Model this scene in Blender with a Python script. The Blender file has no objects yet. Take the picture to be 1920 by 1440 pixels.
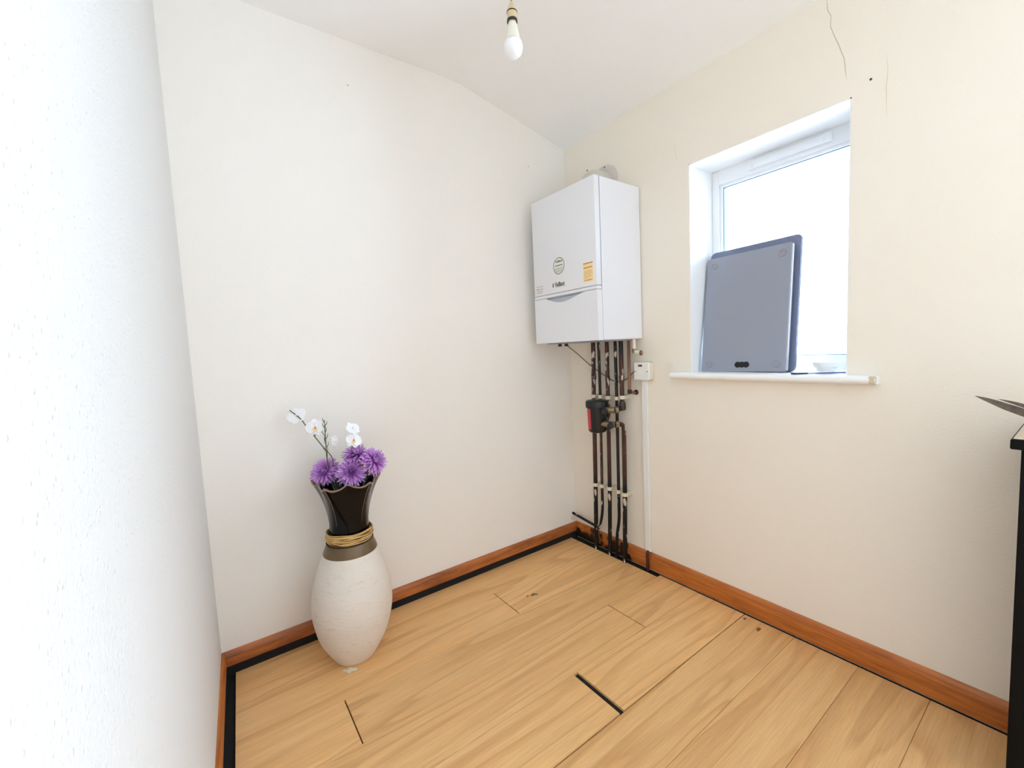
import bpy, bmesh, math, random
from mathutils import Vector, Matrix
random.seed(7)
C = bpy.context.scene.collection
S = bpy.context.scene

# ------------------------------------------------------------ camera
YAW, PIT, ROL = 0.6229, 0.0792, -0.0461
fw = Vector((-math.cos(PIT) * math.cos(YAW), math.cos(PIT) * math.sin(YAW), -math.sin(PIT)))
rt = fw.cross(Vector((0, 0, 1))).normalized(); up = rt.cross(fw)
r2 = rt * math.cos(ROL) + up * math.sin(ROL); u2 = up * math.cos(ROL) - rt * math.sin(ROL)
cam = bpy.data.cameras.new('camera'); cam.sensor_width = 36; cam.lens = 799.98 / 1920 * 36
cam.clip_start = 0.01
co = bpy.data.objects.new('camera', cam); C.objects.link(co)
m = Matrix((r2, u2, -fw)).transposed().to_4x4(); m.translation = (1.8393, -1.7554, 1.1381)
co.matrix_world = m; S.camera = co

# ------------------------------------------------------------ daylight
W = bpy.data.worlds.new('overcast_sky'); S.world = W; W.use_nodes = True
bg = W.node_tree.nodes['Background']
bg.inputs[0].default_value = (0.62, 0.785, 1.0, 1); bg.inputs[1].default_value = 1.0
def portal(name, loc, rot, sx, sy):
    l = bpy.data.lights.new(name, 'AREA'); l.shape = 'RECTANGLE'; l.size = sx; l.size_y = sy
    l.cycles.is_portal = True
    o = bpy.data.objects.new(name, l); C.objects.link(o); o.location = loc; o.rotation_euler = rot
    return o
portal('window_portal', (1.05, 0.235, 1.45), (-math.pi / 2, 0, 0), 0.6, 0.92)
portal('added_opening_portal', (2.65, 0.255, 1.05), (-math.pi / 2, 0, 0), 0.66, 2.1)  # portal of the unseen opening added to bring in daylight
S.view_settings.view_transform = 'Standard'; S.view_settings.look = 'None'
S.view_settings.gamma = 1; S.view_settings.use_curve_mapping = False
S.view_settings.exposure = 4.46
S.cycles.max_bounces = 14; S.cycles.diffuse_bounces = 9

# ------------------------------------------------------------ materials
def srgb(r, g, b):
    f = lambda c: (c / 12.92 if c <= .04045 else ((c + .055) / 1.055) ** 2.4)
    return (f(r / 255), f(g / 255), f(b / 255), 1)
def new_mat(name):
    m = bpy.data.materials.new(name); m.use_nodes = True
    nt = m.node_tree; return m, nt, nt.nodes['Principled BSDF']
def node(nt, t, **kw):
    n = nt.nodes.new(t)
    for k, v in kw.items():
        if k in n.inputs: n.inputs[k].default_value = v
        else: setattr(n, k, v)
    return n
def simple(name, col, rough=.5, metal=0, spec=.5, coat=0, bump=0, scale=60, var=0, emit=None):
    m, nt, b = new_mat(name); L = nt.links.new
    b.inputs['Base Color'].default_value = col; b.inputs['Roughness'].default_value = rough
    b.inputs['Metallic'].default_value = metal; b.inputs['Specular IOR Level'].default_value = spec
    b.inputs['Coat Weight'].default_value = coat
    if bump or var:
        tc = node(nt, 'ShaderNodeTexCoord'); nz = node(nt, 'ShaderNodeTexNoise', Scale=scale, Detail=4.0)
        L(tc.outputs['Object'], nz.inputs['Vector'])
        if bump:
            bp = node(nt, 'ShaderNodeBump', Strength=bump, Distance=.002)
            L(nz.outputs['Fac'], bp.inputs['Height']); L(bp.outputs[0], b.inputs['Normal'])
        if var:
            mx = node(nt, 'ShaderNodeMix', data_type='RGBA')
            mx.inputs[6].default_value = tuple(c * (1 - var) for c in col[:3]) + (1,)
            mx.inputs[7].default_value = tuple(min(1, c * (1 + var * .6)) for c in col[:3]) + (1,)
            L(nz.outputs['Fac'], mx.inputs[0]); L(mx.outputs[2], b.inputs['Base Color'])
    return m
def plaster(name, col, col2, strength=.35):
    """roller-stippled emulsion over uneven plaster"""
    m, nt, b = new_mat(name); L = nt.links.new
    tc = node(nt, 'ShaderNodeTexCoord')
    n1 = node(nt, 'ShaderNodeTexNoise', Scale=150.0, Detail=3.0, Roughness=.6)
    n2 = node(nt, 'ShaderNodeTexNoise', Scale=9.0, Detail=3.0)
    n3 = node(nt, 'ShaderNodeTexNoise', Scale=1.6, Detail=4.0)
    vo = node(nt, 'ShaderNodeTexVoronoi', Scale=85.0)
    for n in (n1, n2, n3, vo): L(tc.outputs['Object'], n.inputs['Vector'])
    a = node(nt, 'ShaderNodeMath', operation='MULTIPLY'); a.inputs[1].default_value = 1.2
    L(n2.outputs['Fac'], a.inputs[0])
    s = node(nt, 'ShaderNodeMapRange'); s.inputs[1].default_value = .05; s.inputs[2].default_value = .22
    s.inputs[3].default_value = .55; s.inputs[4].default_value = 0
    L(vo.outputs['Distance'], s.inputs[0])
    ad = node(nt, 'ShaderNodeMath', operation='ADD'); L(n1.outputs['Fac'], ad.inputs[0]); L(a.outputs[0], ad.inputs[1])
    ad2 = node(nt, 'ShaderNodeMath', operation='ADD'); L(ad.outputs[0], ad2.inputs[0]); L(s.outputs[0], ad2.inputs[1])
    bp = node(nt, 'ShaderNodeBump', Strength=strength, Distance=.0022)
    L(ad2.outputs[0], bp.inputs['Height']); L(bp.outputs[0], b.inputs['Normal'])
    mx = node(nt, 'ShaderNodeMix', data_type='RGBA'); mx.inputs[6].default_value = col; mx.inputs[7].default_value = col2
    L(n3.outputs['Fac'], mx.inputs[0]); L(mx.outputs[2], b.inputs['Base Color'])
    b.inputs['Roughness'].default_value = .75; b.inputs['Specular IOR Level'].default_value = .25
    return m
def wood_floor():
    m, nt, b = new_mat('oak_laminate'); L = nt.links.new
    tc = node(nt, 'ShaderNodeTexCoord'); oi = node(nt, 'ShaderNodeObjectInfo')
    sc = node(nt, 'ShaderNodeVectorMath', operation='SCALE'); sc.inputs[0].default_value = (7, 31, 3)
    L(oi.outputs['Random'], sc.inputs['Scale'])
    ad = node(nt, 'ShaderNodeVectorMath', operation='ADD'); L(tc.outputs['Object'], ad.inputs[0]); L(sc.outputs[0], ad.inputs[1])
    mp = node(nt, 'ShaderNodeMapping'); mp.inputs['Scale'].default_value = (1, .085, 1); L(ad.outputs[0], mp.inputs[0])
    big = node(nt, 'ShaderNodeTexNoise', Scale=5.5, Detail=2.0, Distortion=.4); L(mp.outputs[0], big.inputs[0])
    # cathedral rings: contour lines of a stretched noise field
    mul = node(nt, 'ShaderNodeMath', operation='MULTIPLY'); mul.inputs[1].default_value = 9.0
    L(big.outputs['Fac'], mul.inputs[0])
    fr = node(nt, 'ShaderNodeMath', operation='FRACT'); L(mul.outputs[0], fr.inputs[0])
    rr = node(nt, 'ShaderNodeValToRGB'); e = rr.color_ramp.elements
    e[0].position = 0; e[0].color = (.50, .30, .16, 1); e[1].position = .35; e[1].color = (.92, .88, .82, 1)
    e2 = rr.color_ramp.elements.new(.9); e2.color = (1, 1, 1, 1); e3 = rr.color_ramp.elements.new(1.0); e3.color = (.56, .36, .20, 1)
    L(fr.outputs[0], rr.inputs[0])
    mp2 = node(nt, 'ShaderNodeMapping'); mp2.inputs['Scale'].default_value = (1, .035, 1); L(ad.outputs[0], mp2.inputs[0])
    fine = node(nt, 'ShaderNodeTexNoise', Scale=260.0, Detail=3.0, Roughness=.6); L(mp2.outputs[0], fine.inputs[0])
    mid = node(nt, 'ShaderNodeTexNoise', Scale=40.0, Detail=3.0); L(mp2.outputs[0], mid.inputs[0])
    c1 = node(nt, 'ShaderNodeMix', data_type='RGBA'); c1.inputs[6].default_value = srgb(230, 174, 110); c1.inputs[7].default_value = srgb(246, 203, 144)
    L(mid.outputs['Fac'], c1.inputs[0])
    c2 = node(nt, 'ShaderNodeMix', data_type='RGBA', blend_type='MULTIPLY'); c2.inputs[0].default_value = .34
    L(c1.outputs[2], c2.inputs[6]); L(rr.outputs[0], c2.inputs[7])
    fr2 = node(nt, 'ShaderNodeMapRange'); fr2.inputs[1].default_value = .3; fr2.inputs[2].default_value = .7
    fr2.inputs[3].default_value = .88; fr2.inputs[4].default_value = 1.06; L(fine.outputs['Fac'], fr2.inputs[0])
    c3 = node(nt, 'ShaderNodeMix', data_type='RGBA', blend_type='MULTIPLY'); c3.inputs[0].default_value = 1
    L(c2.outputs[2], c3.inputs[6]); L(fr2.outputs[0], c3.inputs[7])
    tn = node(nt, 'ShaderNodeMapRange'); tn.inputs[3].default_value = .93; tn.inputs[4].default_value = 1.05; L(oi.outputs['Random'], tn.inputs[0])
    c4 = node(nt, 'ShaderNodeMix', data_type='RGBA', blend_type='MULTIPLY'); c4.inputs[0].default_value = 1
    L(c3.outputs[2], c4.inputs[6]); L(tn.outputs[0], c4.inputs[7]); L(c4.outputs[2], b.inputs['Base Color'])
    b.inputs['Roughness'].default_value = .38; b.inputs['Specular IOR Level'].default_value = .4
    bp = node(nt, 'ShaderNodeBump', Strength=.12, Distance=.001); L(fine.outputs['Fac'], bp.inputs['Height']); L(bp.outputs[0], b.inputs['Normal'])
    return m
def board_wood(name, c1, c2, scl):
    m, nt, b = new_mat(name); L = nt.links.new
    tc = node(nt, 'ShaderNodeTexCoord'); mp = node(nt, 'ShaderNodeMapping'); mp.inputs['Scale'].default_value = scl
    L(tc.outputs['Object'], mp.inputs[0])
    n = node(nt, 'ShaderNodeTexNoise', Scale=45.0, Detail=5.0, Roughness=.65); L(mp.outputs[0], n.inputs[0])
    r = node(nt, 'ShaderNodeMapRange'); r.inputs[1].default_value = .3; r.inputs[2].default_value = .7; L(n.outputs['Fac'], r.inputs[0])
    x = node(nt, 'ShaderNodeMix', data_type='RGBA'); x.inputs[6].default_value = c1; x.inputs[7].default_value = c2
    L(r.outputs[0], x.inputs[0]); L(x.outputs[2], b.inputs['Base Color'])
    b.inputs['Roughness'].default_value = .4
    return m
def old_pipe(name, c1, c2, fleck):
    """oxidised copper with dark paint and flecks of white emulsion"""
    m, nt, b = new_mat(name); L = nt.links.new
    tc = node(nt, 'ShaderNodeTexCoord')
    mp = node(nt, 'ShaderNodeMapping'); mp.inputs['Scale'].default_value = (1, 1, .28); L(tc.outputs['Object'], mp.inputs[0])
    n1 = node(nt, 'ShaderNodeTexNoise', Scale=14.0, Detail=4.0); L(mp.outputs[0], n1.inputs[0])
    n2 = node(nt, 'ShaderNodeTexNoise', Scale=60.0, Detail=3.0); L(mp.outputs[0], n2.inputs[0])
    r1 = node(nt, 'ShaderNodeMapRange'); r1.inputs[1].default_value = .42; r1.inputs[2].default_value = .58; L(n1.outputs['Fac'], r1.inputs[0])
    r2 = node(nt, 'ShaderNodeMapRange'); r2.inputs[1].default_value = fleck; r2.inputs[2].default_value = fleck + .03; L(n2.outputs['Fac'], r2.inputs[0])
    x = node(nt, 'ShaderNodeMix', data_type='RGBA'); x.inputs[6].default_value = c1; x.inputs[7].default_value = c2; L(r1.outputs[0], x.inputs[0])
    y = node(nt, 'ShaderNodeMix', data_type='RGBA'); y.inputs[7].default_value = srgb(205, 195, 182)
    L(r2.outputs[0], y.inputs[0])
    ge = node(nt, 'ShaderNodeNewGeometry'); sp = node(nt, 'ShaderNodeSeparateXYZ'); L(ge.outputs['Position'], sp.inputs[0])
    ad = node(nt, 'ShaderNodeMath', operation='MULTIPLY_ADD'); ad.inputs[1].default_value = .5; L(n1.outputs['Fac'], ad.inputs[0]); L(sp.outputs[2], ad.inputs[2])
    pb_ = node(nt, 'ShaderNodeMapRange'); pb_.inputs[1].default_value = .58; pb_.inputs[2].default_value = .66; L(ad.outputs[0], pb_.inputs[0])
    k = node(nt, 'ShaderNodeMix', data_type='RGBA'); k.inputs[6].default_value = srgb(15, 12, 12); L(pb_.outputs[0], k.inputs[0]); L(x.outputs[2], k.inputs[7])
    L(k.outputs[2], y.inputs[6]); L(y.outputs[2], b.inputs['Base Color'])
    b.inputs['Roughness'].default_value = .45; b.inputs['Metallic'].default_value = .25
    return m
M = {}
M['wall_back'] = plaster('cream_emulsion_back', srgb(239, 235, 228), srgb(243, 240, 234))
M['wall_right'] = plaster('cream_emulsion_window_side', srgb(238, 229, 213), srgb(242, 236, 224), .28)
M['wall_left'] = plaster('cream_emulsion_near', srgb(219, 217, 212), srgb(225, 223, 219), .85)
M['ceiling'] = plaster('ceiling_white', srgb(245, 245, 244), srgb(248, 248, 247), .18)
M['reveal'] = simple('reveal_white_gloss', srgb(243, 243, 241), .35)
M['plank'] = wood_floor()
M['subfloor'] = simple('dark_subfloor', srgb(20, 17, 16), .9, bump=.4, scale=90)
M['skirt'] = board_wood('varnished_skirting', srgb(156, 82, 30), srgb(204, 122, 54), (.12, .12, 1.4))
M['skirt_dark'] = board_wood('worn_skirting', srgb(122, 62, 32), srgb(200, 120, 60), (.5, .10, .8))
def stained(name):
    m = board_wood(name, srgb(156, 82, 30), srgb(204, 122, 54), (.12, .12, 1.4)); nt = m.node_tree; L = nt.links.new
    b = nt.nodes['Principled BSDF']; src = b.inputs['Base Color'].links[0].from_socket
    tc = node(nt, 'ShaderNodeTexCoord'); sx = node(nt, 'ShaderNodeSeparateXYZ'); L(tc.outputs['Object'], sx.inputs[0])
    r = node(nt, 'ShaderNodeMapRange'); r.inputs[1].default_value = .38; r.inputs[2].default_value = .56; r.inputs[3].default_value = .26; r.inputs[4].default_value = -.3; L(sx.outputs[0], r.inputs[0])
    n = node(nt, 'ShaderNodeTexNoise', Scale=22.0, Detail=4.0); L(tc.outputs['Object'], n.inputs[0])
    z = node(nt, 'ShaderNodeMapRange'); z.inputs[1].default_value = 0; z.inputs[2].default_value = .09; z.inputs[3].default_value = .16; z.inputs[4].default_value = -.12; L(sx.outputs[2], z.inputs[0])
    a = node(nt, 'ShaderNodeMath', operation='ADD'); L(r.outputs[0], a.inputs[0]); L(n.outputs['Fac'], a.inputs[1])
    a2 = node(nt, 'ShaderNodeMath', operation='ADD'); L(a.outputs[0], a2.inputs[0]); L(z.outputs[0], a2.inputs[1])
    q = node(nt, 'ShaderNodeMapRange'); q.inputs[1].default_value = .66; q.inputs[2].default_value = .76; L(a2.outputs[0], q.inputs[0])
    x = node(nt, 'ShaderNodeMix', data_type='RGBA'); x.inputs[7].default_value = srgb(34, 19, 14); L(q.outputs[0], x.inputs[0]); L(src, x.inputs[6]); L(x.outputs[2], b.inputs['Base Color'])
    return m
M['skirt_pipes'] = stained('skirting_spilt_black_paint')
M['gap'] = simple('gap_shade_black', srgb(22, 17, 16), .9)  # black that stands in for shade below the raised skirtings
M['upvc'] = simple('window_upvc', srgb(238, 240, 242), .3)
M['bead'] = simple('window_gasket', srgb(120, 140, 160), .6)
M['white_plastic'] = simple('white_plastic', srgb(236, 236, 232), .35)
M['old_plastic'] = simple('aged_white_plastic', srgb(222, 216, 196), .45)
M['boiler'] = simple('boiler_white_enamel', srgb(232, 233, 237), .28, coat=.2)
M['boiler_seam'] = simple('boiler_seam_grey', srgb(150, 156, 168), .5)
M['boiler_grip'] = simple('boiler_grip_grey', srgb(184, 189, 200), .4)
M['flue'] = simple('flue_grey_plastic', srgb(206, 200, 192), .5)
M['print_grey'] = simple('print_grey', srgb(120, 118, 110), .6)
M['print_green'] = simple('print_olive', srgb(128, 132, 112), .6)
M['sticker_white'] = simple('sticker_white', srgb(232, 232, 226), .5)
M['sticker_yellow'] = simple('sticker_yellow', srgb(252, 226, 168), .5)
M['print_orange'] = simple('print_orange', srgb(206, 150, 70), .6)
M['print_red'] = simple('print_brown', srgb(150, 110, 90), .6)
M['pipe_brown'] = old_pipe('brown_copper_pipe', srgb(28, 21, 19), srgb(82, 48, 37), .61)
M['pipe_black'] = old_pipe('blackened_pipe', srgb(16, 15, 15), srgb(38, 29, 26), .64)
M['pipe_copper'] = old_pipe('dull_copper_pipe', srgb(112, 72, 54), srgb(140, 96, 74), .8)
M['brass'] = simple('dirty_brass', srgb(150, 134, 104), .4, metal=.6, var=.3, scale=80)
M['fitting'] = simple('dark_fitting', srgb(74, 66, 56), .45, metal=.5, var=.4, scale=70)
M['black_plastic'] = simple('black_plastic', srgb(16, 16, 18), .4)
M['red_label'] = simple('red_label', srgb(204, 62, 66), .5)
M['neon'] = simple('neon_lens_off', srgb(96, 24, 28), .25)
M['cable'] = simple('grey_cable', srgb(140, 128, 112), .6)
M['screw'] = simple('screw_steel', srgb(120, 118, 114), .4, metal=.8)
M['trunk_brown'] = simple('brown_painted_trunking', srgb(70, 28, 20), .45)
M['alu'] = simple('grey_panel_enamel', srgb(152, 157, 170), .36, metal=.3)
M['alu_edge'] = simple('panel_edge_trim', srgb(206, 208, 218), .25, metal=.4)
M['glass_dark'] = simple('smoked_plate', srgb(150, 160, 188), .25)
M['glass_dark'].node_tree.nodes['Principled BSDF'].inputs['Transmission Weight'].default_value = .45
M['foot'] = simple('grey_rubber_foot', srgb(148, 148, 156), .5)
M['black_slot'] = simple('black_slot', srgb(10, 10, 14), .6)
M['dish'] = simple('white_glazed_dish', srgb(236, 236, 236), .25)
M['knife_blue'] = simple('blue_grey_plastic', srgb(88, 112, 158), .35)
M['knife_dark'] = simple('dark_blue_plastic', srgb(36, 46, 84), .4)
M['vase_black'] = simple('vase_black_glaze', srgb(9, 8, 10), .10, spec=.22)
M['vase_rim'] = simple('vase_brown_rim', srgb(140, 112, 96), .3)
M['collar'] = simple('vase_bronze_collar', srgb(112, 92, 66), .35, metal=.3, var=.2, scale=30)
M['raffia'] = simple('raffia', srgb(216, 178, 112), .7, var=.25, scale=40)
M['raffia_dark'] = simple('raffia_brown', srgb(158, 118, 66), .7, var=.25, scale=40)  # darker brown raffia for some of the strands
M['cord_dark'] = simple('dark_cord', srgb(46, 36, 28), .7)
M['bulb_glass'] = simple('bulb_opal', srgb(246, 246, 248), .3)
M['bulb_neck'] = simple('bulb_cream_neck', srgb(236, 232, 216), .4)
M['holder'] = simple('lampholder_cream', srgb(214, 194, 152), .45, var=.15, scale=60)
M['holder_dark'] = simple('lampholder_dark_brown', srgb(52, 38, 26), .5)  # dark brown of the lampholder ring and skirt, also the flue screws
M['flex'] = simple('pendant_flex', srgb(178, 162, 128), .6)
M['stem'] = simple('green_stem', srgb(92, 100, 66), .6)
M['leaf_dark'] = simple('dark_green_leaf', srgb(44, 52, 40), .5)
M['orchid'] = simple('orchid_white', srgb(244, 244, 246), .5)
M['orchid_lip'] = simple('orchid_yellow_lip', srgb(240, 200, 128), .5)
M['orchid_eye'] = simple('orchid_orange_eye', srgb(206, 120, 56), .5)
M['cabinet'] = simple('black_speckled_laminate', srgb(9, 9, 10), .5, spec=.12)
M['cab_grey'] = simple('pale_grey_panel', srgb(168, 166, 162), .5)
M['dry_leaf'] = board_wood('dried_leaf', srgb(104, 88, 76), srgb(150, 134, 116), (1, 1, 1))
M['pot'] = simple('beige_dish', srgb(206, 194, 168), .6)
M['crack'] = simple('plaster_crack', srgb(196, 178, 152), .9)
M['stain'] = simple('plaster_stain', srgb(214, 192, 162), .9)
M['hole'] = simple('dark_hole', srgb(92, 66, 48), .9)
M['chip'] = simple('white_paint_chip', srgb(232, 226, 212), .8)
M['scuff'] = simple('floor_scuff', srgb(116, 92, 58), .8)

def make_purple():
    m, nt, b = new_mat('chrysanthemum_purple'); L = nt.links.new
    a = node(nt, 'ShaderNodeAttribute', attribute_name='tip')
    r = node(nt, 'ShaderNodeValToRGB'); e = r.color_ramp.elements
    e[0].color = srgb(120, 44, 132); e[1].color = srgb(216, 172, 230)
    e2 = e.new(.45); e2.color = srgb(178, 104, 194)
    L(a.outputs['Fac'], r.inputs[0]); L(r.outputs[0], b.inputs['Base Color'])
    b.inputs['Roughness'].default_value = .6
    return m
M['purple'] = make_purple()
def make_vase_white():
    m, nt, b = new_mat('vase_chalky_white'); L = nt.links.new
    tc = node(nt, 'ShaderNodeTexCoord')
    mp = node(nt, 'ShaderNodeMapping'); mp.inputs['Scale'].default_value = (1, 1, 3.2); L(tc.outputs['Object'], mp.inputs[0])
    n1 = node(nt, 'ShaderNodeTexNoise', Scale=26.0, Detail=6.0, Roughness=.7); L(mp.outputs[0], n1.inputs[0])
    n2 = node(nt, 'ShaderNodeTexNoise', Scale=3.0, Detail=3.0); L(mp.outputs[0], n2.inputs[0])
    r = node(nt, 'ShaderNodeMapRange'); r.inputs[1].default_value = .58; r.inputs[2].default_value = .74; L(n1.outputs['Fac'], r.inputs[0])
    x = node(nt, 'ShaderNodeMix', data_type='RGBA'); x.inputs[6].default_value = srgb(222, 212, 200); x.inputs[7].default_value = srgb(236, 231, 222); L(n2.outputs['Fac'], x.inputs[0])
    y = node(nt, 'ShaderNodeMix', data_type='RGBA'); y.inputs[7].default_value = srgb(204, 190, 174); L(r.outputs[0], y.inputs[0]); L(x.outputs[2], y.inputs[6])
    L(y.outputs[2], b.inputs['Base Color']); b.inputs['Roughness'].default_value = .8
    bp = node(nt, 'ShaderNodeBump', Strength=.7, Distance=.004); L(n1.outputs['Fac'], bp.inputs['Height']); L(bp.outputs[0], b.inputs['Normal'])
    return m
M['vase_white'] = make_vase_white()
def make_glass():
    m = bpy.data.materials.new('window_glass'); m.use_nodes = True; nt = m.node_tree; nt.nodes.clear(); L = nt.links.new
    o = node(nt, 'ShaderNodeOutputMaterial'); mx = node(nt, 'ShaderNodeMixShader'); t = node(nt, 'ShaderNodeBsdfTransparent')
    t.inputs[0].default_value = (.97, .985, .99, 1)
    g = node(nt, 'ShaderNodeBsdfGlossy', Roughness=.02); f = node(nt, 'ShaderNodeFresnel', IOR=1.45)
    L(f.outputs[0], mx.inputs[0]); L(t.outputs[0], mx.inputs[1]); L(g.outputs[0], mx.inputs[2]); L(mx.outputs[0], o.inputs[0])
    return m
M['glass'] = make_glass()

# ------------------------------------------------------------ helpers
def root_of(o):
    while o.parent: o = o.parent
    return o
def link(name, me, mat, parent=None, smooth=True):
    """me holds world coordinates; it is moved into the frame of its thing"""
    o = bpy.data.objects.new(name, me); C.objects.link(o)
    if mat is not None and not me.materials: me.materials.append(M[mat] if isinstance(mat, str) else mat)
    if parent is not None:
        o.parent = parent
        me.transform(Matrix.Translation(-root_of(parent).location))
    return o
def obj(name, bm, mat, parent=None, smooth=False, origin=None):
    bmesh.ops.recalc_face_normals(bm, faces=bm.faces)
    me = bpy.data.meshes.new(name); bm.to_mesh(me); bm.free()
    if smooth:
        for p in me.polygons: p.use_smooth = True
    if smooth == 'auto':
        me.set_sharp_from_angle(angle=math.radians(35))
    o = link(name, me, mat, parent)
    if origin is not None and parent is None:
        me.transform(Matrix.Translation(-Vector(origin))); o.location = origin
    return o
def tag(o, label=None, cat=None, group=None, kind=None):
    if label: o['label'] = label
    if cat: o['category'] = cat
    if group: o['group'] = group
    if kind: o['kind'] = kind
    return o
def thing(name, loc, label, cat, group=None):
    o = bpy.data.objects.new(name, None); C.objects.link(o); o.location = loc; o.empty_display_size = .05
    return tag(o, label, cat, group)
def box(bm, x0, x1, y0, y1, z0, z1, bev=0, seg=2):
    vs = [bm.verts.new((x, y, z)) for x in (x0, x1) for y in (y0, y1) for z in (z0, z1)]
    fs = [bm.faces.new([vs[i] for i in q]) for q in ((0, 1, 3, 2), (4, 6, 7, 5), (0, 4, 5, 1), (2, 3, 7, 6), (0, 2, 6, 4), (1, 5, 7, 3))]
    if bev:
        es = list({e for f in fs for e in f.edges})
        bmesh.ops.bevel(bm, geom=es, offset=bev, segments=seg, affect='EDGES', profile=.5)
    return bm
def B(*a, **k): return box(bmesh.new(), *a, **k)
def lathe(bm, prof, base=(0, 0, 0), n=32, axis=(0, 0, 1), shear=(0, 0), cap=True):
    ax = Vector(axis).normalized(); q = Vector((0, 0, 1)).rotation_difference(ax)
    rings = []
    for z, r in prof:
        rings.append([bm.verts.new(Vector(base) + q @ Vector((r * math.cos(2 * math.pi * i / n) + shear[0] * z, r * math.sin(2 * math.pi * i / n) + shear[1] * z, z))) for i in range(n)])
    for a, b in zip(rings, rings[1:]):
        for i in range(n): bm.faces.new((a[i], a[(i + 1) % n], b[(i + 1) % n], b[i]))
    if cap:
        for r_ in (rings[0], rings[-1]):
            try: bm.faces.new(r_)
            except ValueError: pass
    return bm
def tube(bm, pts, r, n=10, cap=True):
    pts = [Vector(p) for p in pts]
    rs = r if isinstance(r, (list, tuple)) else [r] * len(pts)
    t0 = (pts[1] - pts[0]).normalized()
    ref = t0.orthogonal().normalized(); rings = []
    for i, p in enumerate(pts):
        if i == 0: t = t0
        elif i == len(pts) - 1: t = (pts[i] - pts[i - 1]).normalized()
        else: t = ((pts[i + 1] - p).normalized() + (p - pts[i - 1]).normalized()).normalized()
        ref = (ref - t * ref.dot(t)).normalized(); s = t.cross(ref)
        rings.append([bm.verts.new(p + (ref * math.cos(2 * math.pi * k / n) + s * math.sin(2 * math.pi * k / n)) * rs[i]) for k in range(n)])
    for a, b in zip(rings, rings[1:]):
        for k in range(n): bm.faces.new((a[k], a[(k + 1) % n], b[(k + 1) % n], b[k]))
    if cap: bm.faces.new(rings[0]); bm.faces.new(rings[-1])
    return bm
def smooth_path(pts, n=6):
    """Catmull-Rom through the points"""
    P = [Vector(p) for p in pts]; P = [P[0] * 2 - P[1]] + P + [P[-1] * 2 - P[-2]]; out = []
    for i in range(1, len(P) - 2):
        for k in range(n):
            t = k / n; a, b, c, d = P[i - 1:i + 3]
            out.append(.5 * ((2 * b) + (c - a) * t + (2 * a - 5 * b + 4 * c - d) * t * t + (3 * b - a - 3 * c + d) * t ** 3))
    out.append(P[-2]); return out
def rounded(pts, rad, n=5):
    """polyline with filleted corners"""
    P = [Vector(p) for p in pts]; out = [P[0]]
    for a, b, c in zip(P, P[1:], P[2:]):
        u = (a - b); v = (c - b); d = min(rad, u.length * .49, v.length * .49)
        p0 = b + u.normalized() * d; p1 = b + v.normalized() * d
        for k in range(n + 1):
            t = k / n; out.append(p0 * (1 - t) ** 2 + b * 2 * t * (1 - t) + p1 * t * t)
    out.append(P[-1]); return out
def prism(bm, poly, d0, d1, plane='xz'):
    """polygon in a plane extruded along the remaining axis from d0 to d1"""
    f = {'xz': lambda a, b, d: (a, d, b), 'yz': lambda a, b, d: (d, a, b), 'xy': lambda a, b, d: (a, b, d)}[plane]
    A = [bm.verts.new(f(a, b, d0)) for a, b in poly]; Bv = [bm.verts.new(f(a, b, d1)) for a, b in poly]
    bm.faces.new(A); bm.faces.new(Bv[::-1])
    for i in range(len(poly)):
        j = (i + 1) % len(poly); bm.faces.new((A[i], A[j], Bv[j], Bv[i]))
    return bm
def ellipse(cx, cy, rx, ry, n=36): return [(cx + rx * math.cos(2 * math.pi * i / n), cy + ry * math.sin(2 * math.pi * i / n)) for i in range(n)]
def rrect(x0, x1, y0, y1, r, n=5):
    out = []
    for cx, cy, a in ((x1 - r, y1 - r, 0), (x0 + r, y1 - r, 90), (x0 + r, y0 + r, 180), (x1 - r, y0 + r, 270)):
        for k in range(n + 1):
            t = math.radians(a + 90 * k / n); out.append((cx + r * math.cos(t), cy + r * math.sin(t)))
    return out
def lettering(name, body, size, loc, rot, mat, parent, extrude=.0004, xs=1.0, bold=0):
    cu = bpy.data.curves.new('t', 'FONT'); cu.body = body; cu.size = size; cu.extrude = extrude; cu.offset = bold
    cu.align_x = 'CENTER'; cu.align_y = 'CENTER'
    o = bpy.data.objects.new('t', cu); C.objects.link(o)
    bpy.context.view_layer.update()
    me = bpy.data.meshes.new_from_object(o.evaluated_get(bpy.context.evaluated_depsgraph_get()))
    bpy.data.objects.remove(o); me.name = name
    me.transform(Matrix.Translation(loc) @ rot.to_4x4() @ Matrix.Diagonal((xs, 1, 1, 1)))
    me.materials.clear()
    return link(name, me, mat, parent)
RX90 = Matrix.Rotation(math.pi / 2, 3, 'X')     # text upright, read from -y

# ------------------------------------------------------------ the room
RX1 = 3.2                                        # wall behind the camera
LY = lambda x: -1.79 - .055 * x                  # the near wall is not quite square to the others
HC, HF = 2.255, 2.414                            # ceiling at the window wall, and flat part
def ceil_z(y):
    k = (y + .68) / .68                          # slopes down towards the window wall
    if k <= -.12: return HF
    if k >= .12: return HF + (HC - HF) * k
    t = (k + .12) / .24; return HF + (HC - HF) * .06 * 2 * t * t

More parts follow.
